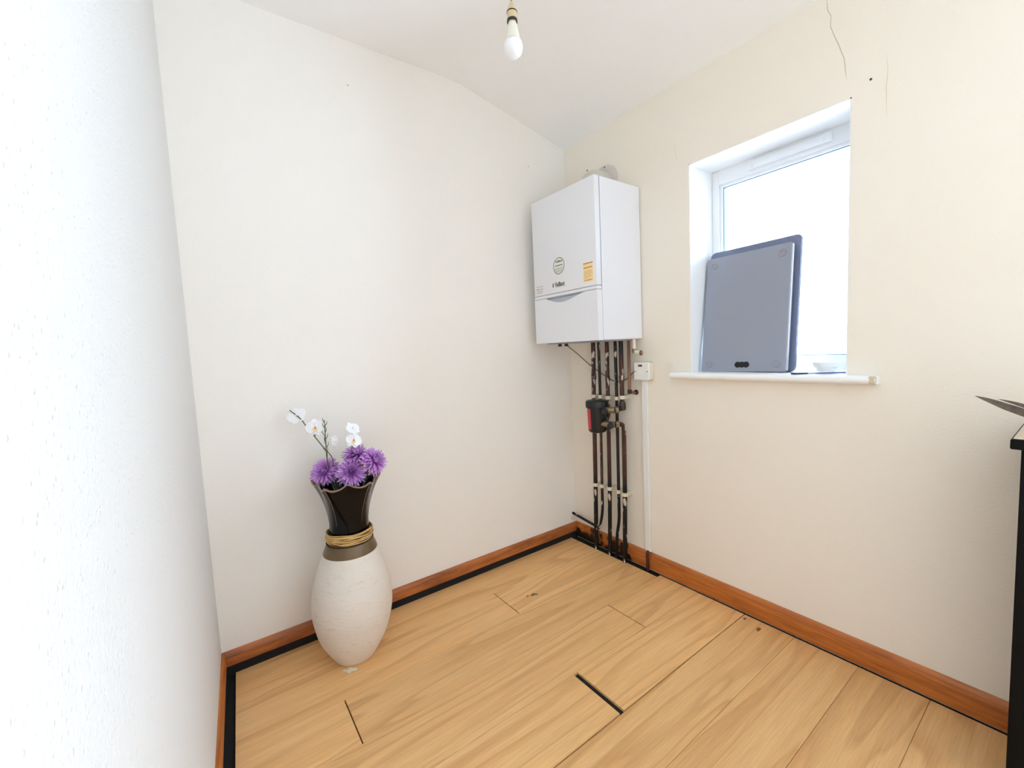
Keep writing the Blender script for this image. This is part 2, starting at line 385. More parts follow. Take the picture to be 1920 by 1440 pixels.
# ceiling
bm = bmesh.new(); ys = [-2.1, -1.4, -.9, -.76, -.74, -.72, -.70, -.68, -.66, -.64, -.62, -.6, -.4, -.2, 0, .26]
lo = [[bm.verts.new((x, y, ceil_z(y))) for y in ys] for x in (-.12, RX1 + .1)]
hi = [[bm.verts.new((x, y, 2.55)) for y in ys] for x in (-.12, RX1 + .1)]
for i in range(len(ys) - 1):
    bm.faces.new((lo[0][i], lo[0][i + 1], lo[1][i + 1], lo[1][i])); bm.faces.new((hi[0][i], hi[1][i], hi[1][i + 1], hi[0][i + 1]))
    for s in (0, 1): bm.faces.new((lo[s][i], hi[s][i], hi[s][i + 1], lo[s][i + 1]))
for i in (0, -1): bm.faces.new((lo[0][i], lo[1][i], hi[1][i], hi[0][i]))
tag(obj('ceiling', bm, 'ceiling', smooth='auto'), kind='structure')

# walls
wb = tag(obj('wall_back', B(-.12, 0, -2.1, .26, -.05, 2.5), 'wall_back'), kind='structure')
WX0, WX1, WZ0, WZ1 = .765, 1.335, .985, 1.897    # window opening
bm = bmesh.new()
GX0, GX1, GZ = 2.32, 2.98, 2.1                    # unseen opening added further along, right of the picture, for more daylight
box(bm, 0, WX0, 0, .26, -.05, 2.5); box(bm, WX1, GX0, 0, .26, -.05, 2.5); box(bm, GX1, RX1, 0, .26, -.05, 2.5); box(bm, GX0, GX1, 0, .26, GZ, 2.5)
box(bm, WX0, WX1, 0, .26, -.05, WZ0); box(bm, WX0, WX1, 0, .26, WZ1, 2.5)
wr = tag(obj('wall_right', bm, 'wall_right'), kind='structure')
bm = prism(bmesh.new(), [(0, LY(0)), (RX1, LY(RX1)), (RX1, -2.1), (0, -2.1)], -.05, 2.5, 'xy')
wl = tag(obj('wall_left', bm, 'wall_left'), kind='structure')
wf = tag(obj('wall_front', B(RX1, RX1 + .1, -2.1, .26, -.05, 2.5), 'wall_back'), kind='structure')
bm = bmesh.new()
box(bm, GX0 - .05, GX0, -.012, .26, 0, GZ + .05); box(bm, GX1, GX1 + .05, -.012, .26, 0, GZ + .05); box(bm, GX0, GX1, -.012, .26, GZ, GZ + .05)
tag(obj('trim_1', bm, 'reveal'), kind='structure')
# painted plaster lining of the window recess
bm = bmesh.new()
box(bm, WX0, WX0 + .004, .001, .19, 1.0, WZ1); box(bm, WX1 - .004, WX1, .001, .19, 1.0, WZ1); box(bm, WX0, WX1, .001, .19, WZ1 - .004, WZ1)
obj('reveal_lining', bm, 'reveal', wr)
# hairline crack, stains, plug hole
def ribbon(name, pts, w, mat, parent, n=(0, -1, 0), off=.0006):
    bm = bmesh.new(); N = Vector(n); P = [Vector(p) + N * off for p in pts]; L_ = []
    for i, p in enumerate(P):
        t = (P[min(i + 1, len(P) - 1)] - P[max(i - 1, 0)]).normalized(); s = t.cross(N) * w * .5 * (1 if 0 < i < len(P) - 1 else .3)
        L_.append((bm.verts.new(p - s), bm.verts.new(p + s)))
    for a, b in zip(L_, L_[1:]): bm.faces.new((a[0], a[1], b[1], b[0]))
    return obj(name, bm, mat, parent)
crk = [(1.263, 2.245), (1.265, 2.22), (1.267, 2.2), (1.276, 2.178), (1.275, 2.146), (1.283, 2.12), (1.299, 2.074), (1.306, 2.05), (1.314, 2.025), (1.317, 1.99), (1.321, 1.956)]
ribbon('crack', [(x, 0, z) for x, z in crk], .0018, 'crack', wr)
ribbon('crack', [(1.42, 0, 1.98), (1.424, 0, 1.93), (1.421, 0, 1.88), (1.424, 0, 1.8)], .0012, 'stain', wr)
ribbon('crack', [(.70, 0, 2.03), (.703, 0, 1.98), (.712, 0, 1.93)], .0012, 'stain', wr)
ribbon('crack', [(1.13, .03, 1.892), (1.2, .04, 1.892), (1.24, .05, 1.892), (1.3, .045, 1.892)], .002, 'stain', wr, (0, 0, -1))
obj('plug_hole', lathe(bmesh.new(), [(0, .0035), (.0015, .0035)], (1.383, 0, 1.926), 10, (0, -1, 0)), 'hole', wr)
for y, z in ((-1.186, 2.24), (-.26, 2.112)):
    obj('nail_mark', lathe(bmesh.new(), [(0, .003), (.001, .003)], (0, y, z), 8, (1, 0, 0)), 'crack', wb)

# ------------------------------------------------------------ floor of laminate planks
fl = tag(obj('floor', B(-.12, RX1 + .1, -2.1, .26, -.06, -.009), 'subfloor'), kind='structure')
seams = [.006, .198, .397, .599, .797, 1.004, 1.190, 1.386, 1.565, 1.76, 1.955, 2.15, 2.345, 2.54, 2.735, 2.93, 3.125, 3.3]
cross = {1: [-.737], 2: [-1.467], 3: [-.40], 4: [-.79], 5: [-1.3], 6: [-.95], 7: [-1.55], 8: [-.7], 9: [-1.2], 10: [-.5], 11: [-1.0], 12: [-.6], 13: [-1.3], 14: [-.8], 15: [-1.1], 16: [-.45]}
far_end = {0: -.052, 1: -.05, 2: -.044, 3: -.020}
def plank(x0, x1, y0, y1, z=0, skew=0):
    w, l = (x1 - x0) / 2, (y1 - y0) / 2; c = .0007                     # skew: near end sawn parallel to the out-of-square wall
    bm = bmesh.new(); R = []
    for zz, k in ((-.009, 0), (-c, 0), (0, c)):
        R.append([bm.verts.new((sx * (w - k), sy * (l - k) + (skew * sx * w if sy < 0 else 0), zz + z)) for sx, sy in ((-1, -1), (1, -1), (1, 1), (-1, 1))])
    for a, b in zip(R, R[1:]):
        for i in range(4): bm.faces.new((a[i], a[(i + 1) % 4], b[(i + 1) % 4], b[i]))
    bm.faces.new(R[0]); bm.faces.new(R[-1])
    bmesh.ops.recalc_face_normals(bm, faces=bm.faces)
    me = bpy.data.meshes.new('plank'); bm.to_mesh(me); bm.free(); me.materials.append(M['plank'])
    o = bpy.data.objects.new('plank', me); C.objects.link(o); o.parent = fl; o.location = ((x0 + x1) / 2, (y0 + y1) / 2, 0)
for i in range(len(seams) - 1):
    a, b = seams[i], seams[i + 1]
    xl = a + (.0022 if i == 5 else .0005); xr = b - (.0022 if i == 4 else .0005)
    end = far_end.get(i, -.021); start = LY((a + b) / 2) + .037
    cuts = [start] + sorted(cross.get(i, [])) + [end]
    for y0, y1 in zip(cuts, cuts[1:]):
        g = .010 if i == 4 else (.0026 if i in (1, 3) else .0019 if i == 2 else .0005)
        plank(xl, xr, y0 + (g if y0 != start else 0), y1 - (g if y1 != end else 0), 0, -.055 if y0 == start else 0)

# ------------------------------------------------------------ skirting boards
def skirt_prof(z0, z1, t):
    return [(0, z0), (t, z0), (t, z0 + (z1 - z0) * .55), (t * .92, z0 + (z1 - z0) * .72), (t * .72, z0 + (z1 - z0) * .86), (t * .42, z0 + (z1 - z0) * .96), (t * .2, z1), (0, z1)]
t = .016
bm = prism(bmesh.new(), [(-a, b) for a, b in skirt_prof(.004, .088, t)], 0, GX0 - .05, 'yz')
bs = tag(obj('baseboard_right', bm, 'skirt_pipes'), kind='structure')
bm = prism(bmesh.new(), skirt_prof(.037, .088, t), LY(0), -.0, 'xz')
bb = tag(obj('baseboard_back', bm, 'skirt_dark'), kind='structure')
obj('gap_shade_strip', B(0, .006, LY(0), 0, -.009, .037), 'gap', bb)  # black strip painted in as the shade under the raised skirting
bm = bmesh.new(); pr = skirt_prof(.037, .088, .012)
A = [bm.verts.new((0, LY(0) + a, b)) for a, b in pr]; Z = [bm.verts.new((RX1, LY(RX1) + a, b)) for a, b in pr]
bm.faces.new(A); bm.faces.new(Z)
for i in range(len(pr)): j = (i + 1) % len(pr); bm.faces.new((A[i], A[j], Z[j], Z[i]))
bl = tag(obj('baseboard_left', bm, 'skirt'), kind='structure')
bm = prism(bmesh.new(), [(0, LY(0)), (RX1, LY(RX1)), (RX1, LY(RX1) + .006), (0, LY(0) + .006)], -.009, .037, 'xy')
obj('gap_shade_strip', bm, 'gap', bl)  # shade under the near-wall skirting, put in as a black strip

# ------------------------------------------------------------ window
wn = bpy.data.objects.new('window_1', None); C.objects.link(wn); wn.location = (1.05, .19, 1.0); wn['kind'] = 'structure'
def frame_bm(x0, x1, z0, z1, l, r, b, tp, y0, y1, bev=.004):
    bm = bmesh.new()
    box(bm, x0, x0 + l, y0, y1, z0, z1, bev); box(bm, x1 - r, x1, y0, y1, z0, z1, bev)
    box(bm, x0 + l, x1 - r, y0 + .0005, y1, z0, z0 + b, 0); box(bm, x0 + l, x1 - r, y0 + .0005, y1, z1 - tp, z1, 0)
    return bm
FX0, FX1, FZ0, FZ1 = WX0 + .004, WX1 - .004, 1.004, WZ1 - .004
obj('frame', frame_bm(FX0, FX1, FZ0, FZ1, .032, .032, .030, .062, .18, .25), 'upvc', wn)
obj('glazing_bead', frame_bm(FX0 + .032, FX1 - .032, FZ0 + .030, FZ1 - .062, .012, .012, .030, .012, .188, .215, .003), 'upvc', wn)
obj('gasket', frame_bm(FX0 + .044, FX1 - .044, FZ0 + .060, FZ1 - .074, .003, .003, .003, .003, .196, .21, 0), 'bead', wn)
obj('pane', B(FX0 + .04, FX1 - .04, .208, .212, FZ0 + .05, FZ1 - .07), 'glass', wn)
# trickle vent on the head of the frame
tv = obj('trickle_vent', B(.945, 1.215, .166, .18, FZ1 - .045, FZ1 - .012, .004), 'upvc', wn)
obj('vent_slider', B(.955, 1.205, .158, .168, FZ1 - .042, FZ1 - .026, .003), 'upvc', tv)
obj('vent_end', B(.932, .948, .164, .18, FZ1 - .046, FZ1 - .012, .003), 'upvc', tv)
obj('vent_end', B(1.212, 1.228, .164, .18, FZ1 - .046, FZ1 - .012, .003), 'upvc', tv)
# sill board with rounded nose
prof = [(.18, .976), (.18, 1.003), (-.032, 1.003)] + [(-.032 - .0125 * math.sin(a), .9895 + .0135 * math.cos(a)) for a in [math.pi * k / 8 for k in range(1, 8)]] + [(-.032, .976)]
bm = prism(bmesh.new(), [(y, z) for y, z in prof if y < 0] + [(-.0005, .976), (-.0005, 1.003)], .686, 1.420, 'yz')
box(bm, WX0, WX1, -.0005, .18, .986, 1.003)
sl = obj('sill', bm, 'reveal', wn, smooth='auto')

# ------------------------------------------------------------ boiler
BX0, BX1, BY, BZ0, BZ1 = .074, .514, -.315, 1.165, 1.885
bo = thing('boiler', (.294, -.16, BZ0), 'white wall-hung gas boiler in the corner above the pipes', 'boiler')
obj('case', B(BX0, BX1, BY + .034, -.004, BZ0, BZ1, .005), 'boiler', bo)
obj('seam_strip', B(BX0 + .002, BX1 - .002, BY + .030, BY + .036, BZ0 + .002, BZ1 - .002), 'boiler_seam', bo)
fp = obj('front_panel', B(BX0, BX1, BY, BY + .031, 1.4095, BZ1, .004, 3), 'boiler', bo, smooth='auto')
obj('band', B(BX0, BX1, BY, BY + .031, 1.3925, 1.4070, .003), 'boiler', bo)
# lower flap with the scooped finger grip
def grip_z(x):
    u = (x - .158) / (.445 - .158)
    if u <= 0 or u >= 1: return 1.390
    return 1.390 - .029 * math.sin(math.pi * u ** .82) ** 1.5
xs = [BX0 + (BX1 - BX0) * i / 60 for i in range(61)]
bm = prism(bmesh.new(), [(x, grip_z(x)) for x in xs] + [(BX1, BZ0), (BX0, BZ0)], BY, BY + .031, 'xz')
fpp = obj('flap', bm, 'boiler', bo)
obj('grip_recess', B(.13, .46, BY + .010, BY + .024, 1.355, 1.394), 'boiler_grip', fpp)
obj('seam_backing', B(BX0 + .003, BX1 - .003, BY + .004, BY + .03, 1.386, 1.412), 'boiler_seam', bo)
obj('underside_tray', B(BX0 + .03, BX1 - .03, BY + .05, -.03, BZ0 - .006, BZ0 + .002), 'boiler_seam', bo)
# stickers and lettering
yf = BY - .0004
st = obj('round_sticker', prism(bmesh.new(), ellipse(.270, 1.536, .040, .0415), yf, BY + .001, 'xz'), 'sticker_white', fp)
def ring(cx, cz, r0, r1, y0, n=40):
    bm = bmesh.new(); a = [bm.verts.new((cx + r0 * math.cos(2 * math.pi * i / n), y0, cz + r0 * math.sin(2 * math.pi * i / n))) for i in range(n)]
    b = [bm.verts.new((cx + r1 * math.cos(2 * math.pi * i / n), y0, cz + r1 * math.sin(2 * math.pi * i / n))) for i in range(n)]
    for i in range(n): bm.faces.new((a[i], a[(i + 1) % n], b[(i + 1) % n], b[i]))
    return bm
obj('sticker_rim', ring(.270, 1.536, .0365, .0405, yf - .0003), 'print_green', fp)
lettering('sticker_lettering', 'Vaillant', .017, (.270, yf - .0003, 1.558), RX90, 'print_green', fp, bold=.0004)
def print_lines(name, rows, mat, parent, y=None):
    bm = bmesh.new(); y = yf - .0003 if y is None else y
    for x0, x1, z, h in rows:
        x = x0
        while x < x1 - .001:
            w = min(random.uniform(.003, .009), x1 - x); box(bm, x, x + w, y - .0002, y + .0001, z - h / 2, z + h / 2); x += w + .0016
    return obj(name, bm, mat, parent)
print_lines('sticker_small_print', [(.243, .298, 1.5385, .0055)], 'print_green', fp)
print_lines('sticker_small_print', [(.240, .300, 1.525, .0022), (.241, .299, 1.519, .0022), (.244, .296, 1.513, .0022), (.250, .290, 1.507, .0022)], 'print_green', fp)
lettering('logo_lettering', 'Vaillant', .031, (.2715, yf, 1.4475), RX90, 'print_green', fp, extrude=.0008, xs=.76, bold=.0009)
obj('logo_mark', B(.2195, .228, yf - .0006, BY + .001, 1.4385, 1.4570), 'print_green', fp)
obj('yellow_sticker', B(.4315, .4925, yf, BY + .001, 1.429, 1.519), 'sticker_yellow', fp)
print_lines('yellow_sticker_print', [(.435, .482, 1.513, .004)], 'print_red', fp)
obj('yellow_sticker_mark', lathe(bmesh.new(), [(0, .0034), (.0005, .0034)], (.487, yf, 1.513), 8, (0, -1, 0)), 'print_grey', fp)
print_lines('yellow_sticker_print', [(.437, .488, 1.494, .006), (.440, .486, 1.478, .0018), (.437, .488, 1.472, .0018), (.437, .488, 1.466, .0018), (.437, .480, 1.460, .0018), (.437, .488, 1.454, .0018), (.437, .470, 1.448, .0018), (.438, .487, 1.438, .0045)], 'print_orange', fp)
print_lines('model_print', [(.095, .110, 1.4435, .0048)], 'print_grey', fp)
print_lines('model_print', [(.096, .146, 1.456, .002), (.112, .146, 1.4435, .0025), (.096, .142, 1.433, .002), (.098, .140, 1.425, .002)], 'print_red', fp)
# flue elbow into the wall
fx = .30
pts = rounded([(fx, -.108, BZ1 - .002), (fx, -.108, 1.968), (fx, -.01, 1.968)], .06, 8)
fe = obj('flue_elbow', tube(bmesh.new(), pts, .054, 24), 'flue', bo, smooth='auto')
obj('flue_collar', lathe(bmesh.new(), [(0, .072), (.030, .072), (.040, .066), (.040, .05)], (fx, -.108, BZ1 - .001), 28), 'flue', bo, smooth='auto')
obj('flue_wall_plate', lathe(bmesh.new(), [(0, .082), (.006, .082), (.012, .070), (.012, .05)], (fx, -.001, 1.978), 28, (0, -1, 0)), 'flue', bo, smooth='auto')
obj('flue_screw', lathe(bmesh.new(), [(0, .004), (.003, .003)], (fx + .01, -.012, 2.046), 8, (0, -1, 0)), 'holder_dark', fe)
obj('flue_screw', lathe(bmesh.new(), [(0, .004), (.003, .003)], (fx - .02, -.108, 2.021), 8, (0, 0, 1)), 'holder_dark', fe)
for x in (.12, .17): obj('drain_stub', lathe(bmesh.new(), [(0, .010), (.014, .010), (.016, .007)], (x, -.19, BZ0 - .02), 12), 'fitting', bo, smooth='auto')

# ------------------------------------------------------------ pipes under the boiler
PY = -.047
def clip(parent, x, z, r):
    bm = bmesh.new(); w = r + .0045
    n = 14; prof = [(x + w * math.cos(a), PY + w * math.sin(a)) for a in [math.radians(20 - 220 * k / n) for k in range(n + 1)]]
    prism(bm, prof + [(x - r * .8, -.001), (x + r * .8, -.001)], z - .009, z + .009, 'xy')
    return obj('pipe_clip', bm, 'old_plastic', parent, smooth='auto')
def pipe(label, pts, r, mat, clips=(), joints=(), rad=.03):
    p = thing('pipe', (pts[-1][0], pts[-1][1], min(q[2] for q in pts)), label, 'pipe', 'pipes below the boiler')
    obj('tube', tube(bmesh.new(), rounded(pts, rad), r, 14), mat, p, smooth='auto')
    for x, z in clips: clip(p, x, z, r)
    for x, z, h in joints: obj('solder_joint', lathe(bmesh.new(), [(0, r), (.002, r + .002), (h - .002, r + .002), (h, r)], (x, PY, z), 14), mat, p, smooth='auto')
    return p
TOP = BZ0 - .001
p1 = pipe('thick dark pipe nearest the corner, straight down to the floor', [(.226, PY, TOP), (.220, PY, .87), (.212, PY, .36), (.204, PY, -.008)], .0115, 'pipe_brown', [(.220, .868), (.212, .374)], [(.2235, .96, .03)])
p2 = pipe('thin dark pipe beside the corner one, bending into it near the floor', [(.265, PY, TOP), (.266, PY, .87), (.260, PY, .36), (.259, PY, .235), (.238, PY, .140), (.216, PY - .004, .118)], .0078, 'pipe_brown', [(.266, .868), (.260, .377)], (), .04)
p3 = pipe('middle pipe of the five that run to the floor', [(.322, PY, TOP), (.320, PY, .87), (.314, PY, .36), (.303, PY, -.008)], .0105, 'pipe_brown', [(.319, .866), (.314, .376)], [(.3208, .955, .026)])
p4 = pipe('thin black pipe passing behind the brass valves', [(.377, PY, TOP), (.379, PY, .86), (.375, PY, .36), (.374, PY, .215), (.356, PY, .135), (.350, PY, -.008)], .0082, 'pipe_black', [(.379, .866), (.375, .373)], (), .04)
p5 = pipe('thick upper pipe joining the filter from the boiler', [(.414, PY, TOP), (.414, PY, .816), (.402, -.092, .812)], .0115, 'pipe_brown', [(.416, .874)], [(.414, .955, .03)])
obj('elbow', lathe(bmesh.new(), [(0, .010), (.004, .0165), (.020, .0175), (.040, .0160), (.046, .0125)], (.414, PY, .806), 16), 'fitting', p5, smooth='auto')
p5b = pipe('thick brown pipe from the lower brass valve to the floor', [(.412, -.098, .740), (.420, PY, .738), (.416, PY, .36), (.405, PY, -.008)], .0115, 'pipe_brown', [(.4165, .369)], ())
p6 = pipe('short copper pipe ending in an elbow left of the switch', [(.463, PY, TOP), (.462, PY, .905), (.466, -.012, .895)], .0078, 'pipe_copper', (), (), .02)
obj('end_elbow', lathe(bmesh.new(), [(0, .0098), (.016, .0105), (.022, .0095)], (.462, PY, .894), 12), 'pipe_black', p6, smooth='auto')
obj('wall_ring', lathe(bmesh.new(), [(0, .013), (.005, .013), (.008, .009)], (.468, -.001, .898), 14, (0, -1, 0)), 'fitting', p6, smooth='auto')
p7 = thing('overflow_pipe', (.50, PY, 1.09), 'short cream overflow pipe with brass elbow under the boiler', 'pipe', 'pipes below the boiler')
obj('tube', tube(bmesh.new(), rounded([(.494, PY, TOP), (.496, PY, 1.100), (.530, PY + .01, 1.096)], .022), .0092, 14), 'old_plastic', p7, smooth='auto')
obj('end_ring', lathe(bmesh.new(), [(0, .0115), (.008, .012), (.010, .009), (.004, .008)], (.524, PY + .008, 1.0965), 16, (1, .3, -.05), cap=False), 'pipe_copper', p7, smooth='auto')
obj('elbow', lathe(bmesh.new(), [(0, .0098), (.012, .0112), (.022, .0098)], (.4955, PY, 1.096), 14), 'brass', p7, smooth='auto')
pl = pipe('low black pipe crossing from the corner just above the skirting', [(.003, -.030, .146), (.196, -.030, .122)], .0075, 'pipe_black')
obj('wall_collar', lathe(bmesh.new(), [(0, .012), (.006, .012), (.008, .008)], (.001, -.032, .118), 12, (1, 0, 0)), 'old_plastic', pl, smooth='auto')

# magnetic filter with two valves
FXc, FYc = .306, -.118
mf = thing('magnetic_filter', (FXc, FYc, .685), 'black cylindrical system filter with a red label on the pipes', 'filter')
bd = obj('canister', lathe(bmesh.new(), [(.692, .034), (.697, .043), (.706, .047), (.84, .051)], (FXc, FYc, 0), 36), 'black_plastic', mf, smooth='auto')
obj('cap', lathe(bmesh.new(), [(.822, .056), (.824, .058), (.852, .058), (.858, .054), (.862, .030)], (FXc, FYc, 0), 24), 'black_plastic', mf, smooth='auto')
bm = bmesh.new(); arc = [math.radians(a) for a in range(-128, -84, 4)]
lo_ = [bm.verts.new((FXc + .0478 * math.cos(a), FYc + .0478 * math.sin(a), .712)) for a in arc]; hi_ = [bm.verts.new((FXc + .0512 * math.cos(a), FYc + .0512 * math.sin(a), .818)) for a in arc]
for i in range(len(arc) - 1): bm.faces.new((lo_[i], lo_[i + 1], hi_[i + 1], hi_[i]))
obj('red_label', bm, 'red_label', bd, smooth=True)
obj('bleed_screw', lathe(bmesh.new(), [(.862, .008), (.872, .008), (.874, .006)], (FXc, FYc, 0), 10), 'brass', mf)
for z, e, kp in ((.812, (.402, -.092), (.372, -.128)), (.740, (.410, -.099), (.398, -.118))):
    v = obj('valve', tube(bmesh.new(), [(.342, -.128, z), (.356, -.122, z), (.356, -.122, z), (e[0], e[1], z)], [.012, .012, .0155, .0155], 12), 'brass', mf, smooth='auto')
    obj('valve_nut', tube(bmesh.new(), [(e[0] - .004, e[1] + .004, z), (e[0] + .004, e[1] + .018, z)], .0175, 6), 'brass', v)
    obj('valve_knob', lathe(bmesh.new(), [(0, .007), (.012, .007), (.014, .0155), (.030, .016), (.034, .011)], (kp[0], kp[1], z), 18, (.55, -.83, 0)), 'black_plastic', v, smooth='auto')

# ------------------------------------------------------------ fused spur, trunking and cable
sw = thing('fused_spur_switch', (.531, -.02, .965), 'white fused spur switch with a dark red indicator on the wall', 'switch')
obj('back_box', B(.490, .572, -.034, -.001, .967, 1.048, .003), 'old_plastic', sw)
pt = obj('face_plate', B(.488, .574, -.043, -.034, .965, 1.050, .003), 'white_plastic', sw)
obj('indicator', B(.514, .536, -.0445, -.042, 1.030, 1.039), 'neon', pt)
obj('fuse_carrier', B(.512, .545, -.0455, -.042, .988, 1.014, .001), 'white_plastic', pt)
for x in (.496, .566): obj('screw', lathe(bmesh.new(), [(0, .0032), (.0015, .0026)], (x, -.0428, 1.006), 10, (0, -1, 0)), 'screw', pt)
tr = thing('cable_trunking', (.525, -.01, .004), 'white plastic cable trunking running from the switch to the skirting', 'trunking')
obj('channel', B(.512, .540, -.015, -.0005, .094, .965, .002), 'white_plastic', tr)
obj('lid', B(.511, .541, -.0175, -.014, .094, .958, .0015), 'white_plastic', tr)
obj('painted_end', tube(bmesh.new(), rounded([(.530, -.016, .098), (.530, -.024, .088), (.530, -.024, -.006)], .01), .0078, 10), 'trunk_brown', tr, smooth='auto')
cb = obj('boiler_cable', tube(bmesh.new(), smooth_path([(.125, -.155, BZ0 - .008), (.15, -.09, 1.10), (.180, -.026, 1.035), (.27, -.024, .985), (.344, -.024, .952), (.398, -.024, .953), (.435, -.024, .972), (.466, -.024, .997), (.487, -.028, 1.013)], 6), .0032, 8), 'cable', smooth=True)
tag(cb, 'thin grey cable looping from boiler across the pipes to switch', 'cable')

# ------------------------------------------------------------ things on the window sill
ap = thing('flat_panel', (.96, .06, 1.004), 'grey flat slab with four round feet propped upright against window', 'panel')
tilt = math.atan2(.075, .49); Rt = Matrix.Rotation(-tilt, 4, 'X')
def lean(o):                                      # panel geometry is built upright at y=0, then leaned back on the pane
    return o
def panel_obj(name, bm, mat, parent, smooth=False):
    bmesh.ops.transform(bm, matrix=Matrix.Translation((0, .048, 1.0045)) @ Rt @ Matrix.Translation((.96, 0, 0)) @ Matrix.Rotation(math.radians(-.9), 4, 'Y') @ Matrix.Translation((-.96, 0, 0)), verts=bm.verts)
    return obj(name, bm, mat, parent, smooth)
PX0, PX1, PH = .786, 1.130, .505
tp = panel_obj('top_plate', prism(bmesh.new(), rrect(PX0 - .002, PX1 + .018, .003, PH + .036, .022), .030, .036, 'xz'), 'glass_dark', ap)
panel_obj('plate_trim', prism(bmesh.new(), rrect(PX0 - .004, PX1 + .020, .001, PH + .038, .024), .036, .040, 'xz'), 'alu_edge', tp)
panel_obj('inner_body', prism(bmesh.new(), rrect(PX0 + .02, PX1 - .012, .012, PH - .012, .01), .012, .030, 'xz'), 'black_slot', ap)
bp_ = panel_obj('base_plate', prism(bmesh.new(), rrect(PX0, PX1, 0, PH, .010), 0, .012, 'xz'), 'alu', ap)
panel_obj('base_rim', prism(bmesh.new(), rrect(PX1 - .003, PX1 + .0015, .006, PH - .006, .001), -.0008, .012, 'xz'), 'alu_edge', bp_)
for x in (PX0 + .034, PX1 - .036):
    for z in (.032, PH - .036):
        panel_obj('foot', lathe(bmesh.new(), [(0, .0155), (.0025, .0155), (.0035, .0145), (.0035, .009), (.002, .008)], (x, 0, z), 24, (0, -1, 0)), 'foot', bp_, 'auto')
bm = bmesh.new()
for dx in (-.017, 0, .017): prism(bm, ellipse(.962 + dx, .030, .0125, .0125, 20), -.0012 - abs(dx) * .01, .0005, 'xz')
panel_obj('slot', bm, 'black_slot', bp_)
dsh = obj('small_dish', lathe(bmesh.new(), [(0, .024), (.002, .029), (.012, .030), (.016, .036), (.030, .041), (.034, .041), (.034, .038), (.02, .030), (.014, .0)], (1.255, .060, 1.0105), 28, cap=False), 'dish', smooth='auto', origin=(1.255, .06, 1.0105))
tag(dsh, 'small round white dish standing on the window sill', 'dish')
kn = thing('palette_knife', (1.25, .05, 1.004), 'thin blue-grey plastic knife lying under the white dish', 'knife')
obj('blade', prism(bmesh.new(), [(1.20, .000), (1.214, -.006), (1.318, .086), (1.322, .100), (1.308, .100)], 1.0045, 1.0075, 'xy'), 'knife_blue', kn)
obj('handle', prism(bmesh.new(), [(1.176, -.030), (1.188, -.037), (1.222, -.012), (1.219, .004), (1.206, .006)], 1.0042, 1.010, 'xy'), 'knife_dark', kn)

# ------------------------------------------------------------ pendant bulb
LB = (.690, -.863)
pdn = thing('pendant_light', (LB[0], LB[1], HF), 'bare white bulb hanging in a cream lampholder from the ceiling', 'light')
obj('ceiling_rose', lathe(bmesh.new(), [(-.028, .012), (-.026, .03), (-.010, .038), (-.0005, .040)], (LB[0], LB[1], HF), 28), 'white_plastic', pdn, smooth='auto')
obj('flex', tube(bmesh.new(), [(LB[0], LB[1], HF - .02), (LB[0], LB[1], 2.235)], .0034, 8), 'flex', pdn, smooth=True)
zt = 2.243
hd = obj('lampholder', lathe(bmesh.new(), [(0, .005), (-.006, .009), (-.022, .014), (-.030, .015), (-.031, .0162), (-.048, .0162), (-.052, .0158)], (LB[0], LB[1], zt), 24), 'holder', pdn, smooth='auto')
obj('ring', lathe(bmesh.new(), [(-.0285, .0152), (-.0285, .0172), (-.0315, .0172), (-.0315, .0152)], (LB[0], LB[1], zt), 24, cap=False), 'holder_dark', hd)
obj('skirt', lathe(bmesh.new(), [(-.052, .014), (-.052, .0166), (-.060, .0168), (-.060, .0150), (-.056, .0138)], (LB[0], LB[1], zt), 24, cap=False), 'holder_dark', hd)
bu = obj('bulb', lathe(bmesh.new(), [(-.1165, .0245), (-.121, .0278), (-.129, .0302), (-.138, .0306), (-.148, .0286), (-.156, .0246), (-.163, .0178), (-.167, .009), (-.168, .001)], (LB[0], LB[1], zt), 32), 'bulb_glass', pdn, smooth=True)
obj('bulb_neck', lathe(bmesh.new(), [(-.055, .0122), (-.062, .0130), (-.070, .0152), (-.092, .0192), (-.108, .0226), (-.1165, .0245)], (LB[0], LB[1], zt), 28), 'bulb_neck', bu, smooth=True)

# ------------------------------------------------------------ floor vase
VX, VY, SH = .1892, -1.3721, (.032, .0186)
va = thing('floor_vase', (VX, VY, 0), 'tall floor vase with chalky white body and black fluted neck', 'vase')
def interp_prof(pr, n=40):
    P = smooth_path([(z, r, 0) for z, r in pr], 6); return [(p.x, p.y) for p in P]
obj('body', lathe(bmesh.new(), [(.0005, .066), (.0005, .070)] + interp_prof([(.004, .074), (.05, .101), (.10, .1245), (.17, .141), (.22, .1445), (.28, .140), (.34, .124), (.385, .109), (.424, .0945)]), (VX, VY, 0), 56, shear=SH), 'vase_white', va, smooth='auto')
obj('collar', lathe(bmesh.new(), [(.419, .092), (.420, .0965), (.430, .0935), (.445, .087), (.460, .0815), (.464, .078)], (VX, VY, 0), 48, shear=SH), 'collar', va, smooth='auto')
